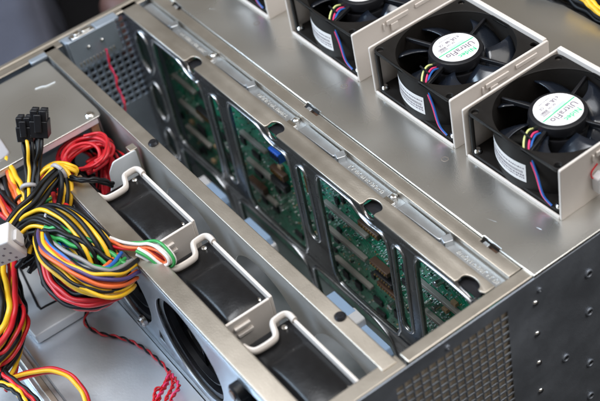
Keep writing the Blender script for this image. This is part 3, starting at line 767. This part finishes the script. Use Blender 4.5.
# -- eight pin processor power cable
pc = harness('black and yellow power cable with two upright black plugs over the drive cover plate', [(29, 137, 22), (30, 150, 18), (32, 168, 8), (33, 190, 0), (31, 215, -4), (24, 236, -6), (12, 250, -6)], ['black', 'black', 'yellow', 'black', 'black', 'black', 'black'], 3.6, 1.2, .5, 3, flare=(1.25, 1.0), name='power_cable')
harness('', [(41, 135, 24), (40, 150, 18), (37, 168, 8), (35, 190, 1), (33, 212, -3), (26, 232, -6)], ['yellow', 'black', 'black', 'black'], 2.4, 1.25, .3, 5, t=pc)
def conn(t, u, v, z, u2, v2, z2, w, d, h):
    """2x2 plug whose axis runs from base to top"""
    base = px(u, v, z); top = px(u2, v2, z2); ax = (top - base).normalized(); L = (top - base).length
    side = Vector((.57, .80, 0)); side = (side - ax * side.dot(ax)).normalized(); fwd = ax.cross(side)
    Mx = Matrix((side, fwd, ax)).transposed().to_4x4(); Mx.translation = base - Vector(t.location) / S
    m = MB()
    m.box(-w / 2, w / 2, -d / 2, d / 2, 0, L * .62, Mx)
    for sx in (-1, 1):
        for sy in (-1, 1): m.box(sx * w / 4 - w * .2, sx * w / 4 + w * .2, sy * d / 4 - d * .2, sy * d / 4 + d * .2, L * .62, L, Mx)
    m.box(-w / 5, w / 5, -d / 2 - 2, -d / 2, L * .25, L * .9, Mx)
    return m.build('plug', 'black', t, .5)
conn(pc, 27, 140, 22, 24, 116, 38, 11, 9.5, 14)
conn(pc, 41, 136, 24, 39, 109, 42, 12, 9.5, 14)
tie(pc, 30, 188, 1, dirpx((32, 168, 8), (31, 210, -4)), 5.2)

# -- upper left fan of wires that drops to the tie
lw = harness('flat run of yellow, orange and black wires below the drive cover', [(-8, 150, -6), (2, 165, -6), (12, 182, -8), (24, 203, -10), (30, 225, -16)], ['yellow', 'yellow', 'orange', 'orange', 'black', 'yellow', 'black', 'yellow'], 7, 1.8, .8, 4, squash=.6, flare=(1.2, .8))
harness('', [(-6, 172, -14), (4, 190, -14), (14, 210, -16), (26, 224, -18)], ['grey', 'black', 'red', 'red', 'black', 'black'], 6, 1.6, .8, 6, t=lw)
harness('', [(-6, 196, -12), (6, 206, -12), (18, 218, -14), (28, 232, -18)], ['red', 'black', 'orange', 'red', 'black', 'red', 'black'], 6, 1.6, .8, 7, t=lw)
tie(lw, 22, 200, -9, dirpx((12, 182, -8), (24, 203, -10)), 4.2, 'w_black', 1.1)

# -- black/yellow bundle arching up to a tie
ab = harness('black bundle with one yellow wire arching up to a white tie', [(6, 232, 4), (18, 215, 6), (33, 201, 8), (45, 184, 10), (58, 171, 10), (64, 178, 6), (66, 192, 0), (64, 210, -8)], ['black', 'yellow', 'black', 'black', 'black', 'yellow', 'black', 'black', 'black'], 5.6, 1.6, .8, 9)
tie(ab, 59, 172, 10, dirpx((45, 184, 10), (60, 171, 10)), 5.6)
harness('', [(34, 182, 2), (44, 170, 6), (54, 165, 8), (66, 166, 8), (76, 170, 4), (74, 175, 0), (62, 176, -2)], ['yellow', 'yellow', 'red', 'yellow', 'yellow'], 2.8, 1.3, .6, 10, t=ab)
rf = harness('red, orange and yellow wires spreading below the white tie', [(55, 196, -12), (60, 210, -10), (66, 225, -8), (68, 238, -10)], ['orange', 'red', 'red', 'yellow', 'yellow', 'red', 'orange'], 8, 1.8, .3, 12, squash=.5, flare=(.7, 1.3))
harness('', [(40, 205, -14), (48, 200, -10), (56, 196, -10)], ['green', 'green'], 1.5, 1.1, .3, 13, t=rf)

# -- red coil
rc = thing('coiled_cable', 'coil of red wires with black ones beside the first hot swap fan', 'cable', px(88, 160, -30))
rn = random.Random(21)
for i in range(18):
    cx, cy = 84 + rn.uniform(-4, 6), 157 + rn.uniform(-4, 3); ra, rb_ = 22 + rn.uniform(-6, 5), 13 + rn.uniform(-5, 3); tl = math.radians(-22 + rn.uniform(-9, 9)); z0 = -26 + i * 1.1
    a0 = rn.uniform(-.2, .5); pts = []
    for k in range(13):
        a = a0 + k / 12 * math.radians(rn.uniform(250, 330) if k == -1 else 290)
        x, y = ra * math.cos(a + 2.6), rb_ * math.sin(a + 2.6)
        pts.append((cx + x * math.cos(tl) - y * math.sin(tl), cy + x * math.sin(tl) + y * math.cos(tl), z0 + 3 * math.sin(a * 1.3 + i)))
    ex = rn.uniform(104, 122)
    pts += [(100 + i * .6, 158 + rn.uniform(-4, 2), z0 - 4), (ex - 2, 172 + rn.uniform(-4, 4), -26), (ex, 196 + rn.uniform(-2, 6), -44)]
    W = catmull([px(*p) - Vector(rc.location) / S for p in pts], 6)
    MB().tube(W, 1.3, 8).build('wire', 'w_black' if i in (0, 2, 4) else 'w_red', rc, smooth=80)
for i in range(16):
    x = 92 + i * 2.2; pts = [(x - 10, 150 + rn.uniform(-4, 6), -30), (x, 156 + rn.uniform(-3, 5), -24), (x + 5, 172, -30), (x + 3 + rn.uniform(-3, 3), 196, -50)]
    MB().tube(catmull([px(*p) - Vector(rc.location) / S for p in pts], 6), 1.25, 8).build('wire', 'w_black' if i % 3 == 1 else 'w_red', rc, smooth=80)
pts = [(84, 136, -4), (100, 133, -2), (107, 140, 2), (103, 157, 4), (92, 166, 0), (76, 169, -6)]
MB().tube(catmull([px(*p) - Vector(rc.location) / S for p in pts], 8), 1.0, 8).build('wire', 'w_red', rc, smooth=80)
bk = harness('black sheathed cable lying across in front of the first hot swap fan', [(66, 178, 4), (80, 181, 6), (98, 181, 4), (112, 186, -8)], ['black', 'black'], 1.4, 1.4, .4, 22, name='black_cable')
bl_ = harness('tangle of black wires under the red coil', [(52, 200, -40), (66, 178, -40), (84, 176, -40), (100, 190, -46), (112, 204, -60)], ['black'] * 12, 10, 1.6, 1, 23, name='cable_bundle')
harness('', [(30, 240, -40), (44, 215, -36), (60, 195, -36), (78, 186, -38)], ['black'] * 14, 12, 1.7, 1, 24, t=bl_)
harness('', [(24, 262, -40), (36, 245, -30), (44, 226, -28), (52, 206, -30)], ['black'] * 12, 9, 1.7, 1, 25, t=bl_)

# -- big multicoloured bundle
mc = harness('thick multicoloured bundle sweeping over the aluminium box towards the front rail', [(46, 228, -6), (45, 241, 8), (53, 256, 14), (72, 270, 12), (92, 280, 8), (112, 281, 3), (126, 270, -6)],
   ['orange', 'yellow', 'yellow', 'yellow', 'purple', 'blue', 'grey', 'blue', 'orange', 'purple', 'yellow', 'yellow', 'yellow', 'black', 'red', 'orange', 'blue', 'green', 'grey'] + ['black', 'yellow', 'purple', 'orange', 'black', 'yellow', 'yellow', 'yellow', 'yellow', 'yellow', 'black', 'yellow', 'red', 'black', 'orange', 'blue', 'green', 'grey'], 9.0, 1.3, .8, 31, jitter=.35, flare=(.55, 1.05), name='main_cable_bundle')
harness('', [(48, 236, -4), (52, 262, -8), (60, 284, -12), (78, 298, -14), (100, 297, -14), (116, 286, -16)], ['red'] * 6 + ['black', 'red', 'black', 'red', 'red', 'black', 'red', 'red'], 7, 1.6, .8, 32, t=mc, jitter=.4)
harness('', [(45, 234, 12), (60, 234, 14), (82, 244, 12), (104, 256, 6), (124, 268, 0)], ['grey', 'green', 'black', 'green', 'blue'], 4, 1.5, .5, 33, t=mc)
tie(mc, 46, 234, 2, (0, 0, 1), 7.5)
MB().tube(catmull([px(*p) - Vector(mc.location) / S for p in [(52, 276, -30), (43, 278, -40), (44, 286, -50), (56, 290, -50), (70, 296, -40)]], 8), 1.0, 8).build('wire', 'w_black', mc, smooth=80)

# -- black and yellow coil
yb = harness('twisted black and yellow bundle curling round a grey tie in front of the front rail', [(30, 246, -10), (36, 230, 0), (48, 221, 8), (65, 223, 12), (82, 234, 11), (96, 249, 6), (104, 265, -4)], ['black', 'yellow', 'black', 'yellow', 'black', 'yellow', 'black', 'yellow', 'black', 'yellow', 'black', 'yellow', 'black', 'black'] + ['black', 'black', 'yellow', 'black', 'yellow'] + ['black', 'black', 'yellow', 'black', 'black', 'yellow'] * 3, 10, 1.45, 1.3, 41, jitter=.2)
harness('', [(30, 240, -14), (40, 228, -6), (54, 222, 2), (72, 230, 4), (84, 244, 0), (94, 258, -8)], ['black', 'yellow', 'black', 'yellow', 'black', 'black', 'yellow'], 6, 1.7, 1.2, 42, t=yb)
tie(yb, 56, 220, 9, dirpx((50, 212, 12), (72, 213, 16)), 9.2)
yc = harness('loose strand of black wire standing beside the white plug', [(30, 214, -2), (28, 226, 6), (29, 240, 6), (36, 246, 0)], ['black'], 1, .8, 0, 43, name='black_wire')

# -- white molex connector
wc = thing('power_connector', 'white nylon plug with a grid of sockets at the left edge', 'plug', px(6, 243, 4))
ax = (px(20, 235, 10) - px(-6, 245, 4)).normalized(); up_ = Vector((0.1, -.25, 1)).normalized(); sd = ax.cross(up_).normalized(); up_ = sd.cross(ax)
Mx = Matrix((ax, sd, up_)).transposed().to_4x4()
MB().box(-20, 9, -8, 8, -11, 10, Mx).build('shell', 'white', wc, 1.2, seg=3)
g = MB()
for i in range(3):
    for j in range(4): g.box(-14 + j * 5.4, -12.4 + j * 5.4, 8.0, 8.3, -8 + i * 6, -6.4 + i * 6, Mx)
g.build('sockets', 'ink', wc, .2)
MB().box(9, 11.5, -4, 4, -4, 5, Mx).build('latch', 'white', wc, .6)
cn = thing('nylon_clip', 'milky white clip at the left edge above the yellow wires', 'clip', px(2, 160, -6))
MB().prism(round_poly([(-16, -8), (2, -9), (8, -3), (6, 6), (-16, 8)], 3), -3, 7).build('body', 'clear', cn, 1.0, seg=3)
MB().box(-2, 12, -2, 2, -7, -3.1).build('arm', 'clear', cn, .6)

# -- lower left red/yellow/black run
ll = harness('bundle of red, yellow and black wires running down the left edge', [(6, 262, -50), (10, 285, -48), (14, 305, -46), (12, 325, -48), (2, 345, -50), (-14, 362, -52)], ['red', 'yellow', 'black', 'yellow', 'red', 'yellow', 'black', 'red', 'yellow', 'black', 'yellow', 'red', 'black', 'yellow', 'red', 'black'], 11, 2.0, .6, 51, jitter=.3)
harness('', [(-8, 276, -52), (6, 292, -50), (18, 308, -48), (23, 322, -48), (16, 340, -50), (6, 354, -52), (-10, 362, -54)], ['yellow', 'red', 'black', 'yellow', 'black', 'red'], 4.5, 1.4, .6, 52, t=ll)
harness('', [(-8, 300, -60), (4, 315, -60), (10, 340, -62), (6, 366, -64), (-4, 384, -66)], ['black'] * 5 + ['red', 'yellow'], 7, 1.5, .4, 53, t=ll)
tie(ll, 18, 312, -47, dirpx((18, 308, -48), (23, 322, -48)), 6, 'w_black', .8)
l2 = harness('red and yellow wires arching over the tray at the lower left corner', [(-8, 381, -70), (12, 377, -68), (34, 371, -66), (55, 369, -66), (72, 376, -68), (84, 390, -72), (92, 410, -76)], ['red', 'yellow', 'red', 'black'], 2.3, 1.4, .5, 54)
l3 = harness('red and black wires bending down out of the lower left corner', [(0, 362, -64), (6, 376, -62), (20, 388, -62), (34, 399, -64), (44, 412, -66)], ['red', 'black', 'red', 'black'], 2.3, 1.4, .5, 55)
l4 = harness('yellow wires beside the red ones at the bottom left corner', [(-8, 384, -60), (8, 388, -60), (20, 396, -60), (30, 412, -62)], ['yellow', 'yellow', 'black'], 2.0, 1.4, .5, 56)

# -- fan leads over the front rail
fw = harness('white, orange, red and green fan leads lying over the front rail', [(104, 240, 4), (114, 243, 6), (124, 246, 6), (138, 246, 6), (150, 245, 6), (160, 247, 8), (168, 254, 6), (171, 261, 2), (166, 264, -2), (158, 261, 0), (148, 255, 3), (138, 250, 5)], ['white', 'white', 'orange', 'red', 'yellow', 'white', 'green'], 2.4, 1.05, 3.0, 61, jitter=.5, name='fan_leads')
# -- thin twisted pairs
def twisted(label, path, c1, c2, r=.7, pitch=5.0, name='twisted_wire', t=None, amp=.8):
    P = catmull([px(*p) for p in path], 14); fr = frame_path(P)
    if t is None: t = thing(name, label, 'wire', P[0])
    base = Vector(t.location) / S; d = 0
    A, B = [], []
    for i, (p, u, b) in enumerate(fr):
        if i: d += (p - fr[i - 1][0]).length
        a = 2 * math.pi * d / pitch / 2; o = (u * math.cos(a) + b * math.sin(a)) * amp
        A.append(p + o - base); B.append(p - o - base)
    MB().tube(A, r, 6).build('wire', 'w_' + c1, t, smooth=80); MB().tube(B, r, 6).build('wire', 'w_' + c2, t, smooth=80)
    return t
twisted('thin red twisted wire hanging from the switch down the far perforated panel', [(106, 49, -16), (108, 56, -22), (110, 66, -30), (116, 77, -38), (117, 86, -44), (122, 96, -52), (125, 106, -58), (124, 118, -70)], 'red', 'pink', .5, 9, amp=.6)
fwire = twisted('thin red and black twisted wire crossing the bright tray to the front wall', [(112, 296, -74), (96, 300, -84), (87, 312, -86), (86, 324, -88), (100, 333, -90), (122, 338, -90), (140, 346, -90), (156, 358, -90), (166, 368, -90), (172, 378, -90)], 'red', 'black', .75, 8)
tw = twisted('tuft of thin red twisted wires at the bottom of the front wall', [(170, 372, -88), (166, 384, -80), (158, 398, -74), (152, 412, -70)], 'red', 'pink', .7, 6)
for k, (a, b) in enumerate(((160, 404), (166, 408), (172, 406), (156, 398))):
    twisted('', [(170, 372, -88), (a + 7, 384 + k, -82 + k), (a, b - 8, -76), (a - 2, b + 8, -72)], 'red', 'red' if k % 2 else 'pink', .7, 6, t=tw)

# -- top right: yellow and black cables behind the case
tr = harness('black and yellow cables beyond the far edge of the lid at the top right', [(570, -8, 10), (584, 0, 10), (594, 9, 8), (606, 18, 6), (620, 26, 4)], ['yellow', 'yellow', 'yellow'], 2.5, 1.6, .4, 71)
tb = harness('black cables behind the yellow ones at the top right corner', [(530, -14, 2), (556, -6, 0), (580, 6, -2), (604, 22, -2), (620, 34, -2)], ['black'] * 7, 8, 2.2, .6, 72, name='black_cable')
rk = thing('wooden_box', 'dark brown wooden surface beyond the far edge of the lid', 'box', (250, 420, -178))
MB().box(-330, 400, -105, 200, 0, 166).build('body', 'darkbrown', rk, 2)
# -- upper left background, far out of focus
cl = thing('folded_cloth', 'grey blue cloth heaped on the bench behind the case at the top left', 'cloth', (-300, 20, -180))
bm = bmesh.new(); N = 28
vv = {}
for i in range(N + 1):
    for j in range(N + 1):
        x = -220 + 480 * i / N; y = -520 + 560 * j / N
        e = min(1, min(i, N - i, j, N - j) / 1); z = 3 + e * (95 + 14 * math.sin(x / 38 + y / 70) + 10 * math.sin(y / 41))
        # slanting right border
        y += -.31 * (x - 173) * (j / N)
        vv[i, j] = bm.verts.new((x * S, y * S, z * S))
for i in range(N):
    for j in range(N): bm.faces.new((vv[i, j], vv[i + 1, j], vv[i + 1, j + 1], vv[i, j + 1]))
r_ = bmesh.ops.solidify(bm, geom=bm.faces[:], thickness=.004)
me = bpy.data.meshes.new('cloth_sheet'); bm.to_mesh(me); bm.free(); link_mesh('cloth_sheet', me, 'cloth', cl, 180)
ru = thing('leather_case', 'blurred reddish brown leather case in the dark behind the far side panel', 'case', (-185, 140, -180))
MB().box(-25, 25, -22, 22, 0, 78).build('body', 'russet', ru, 22, seg=4)
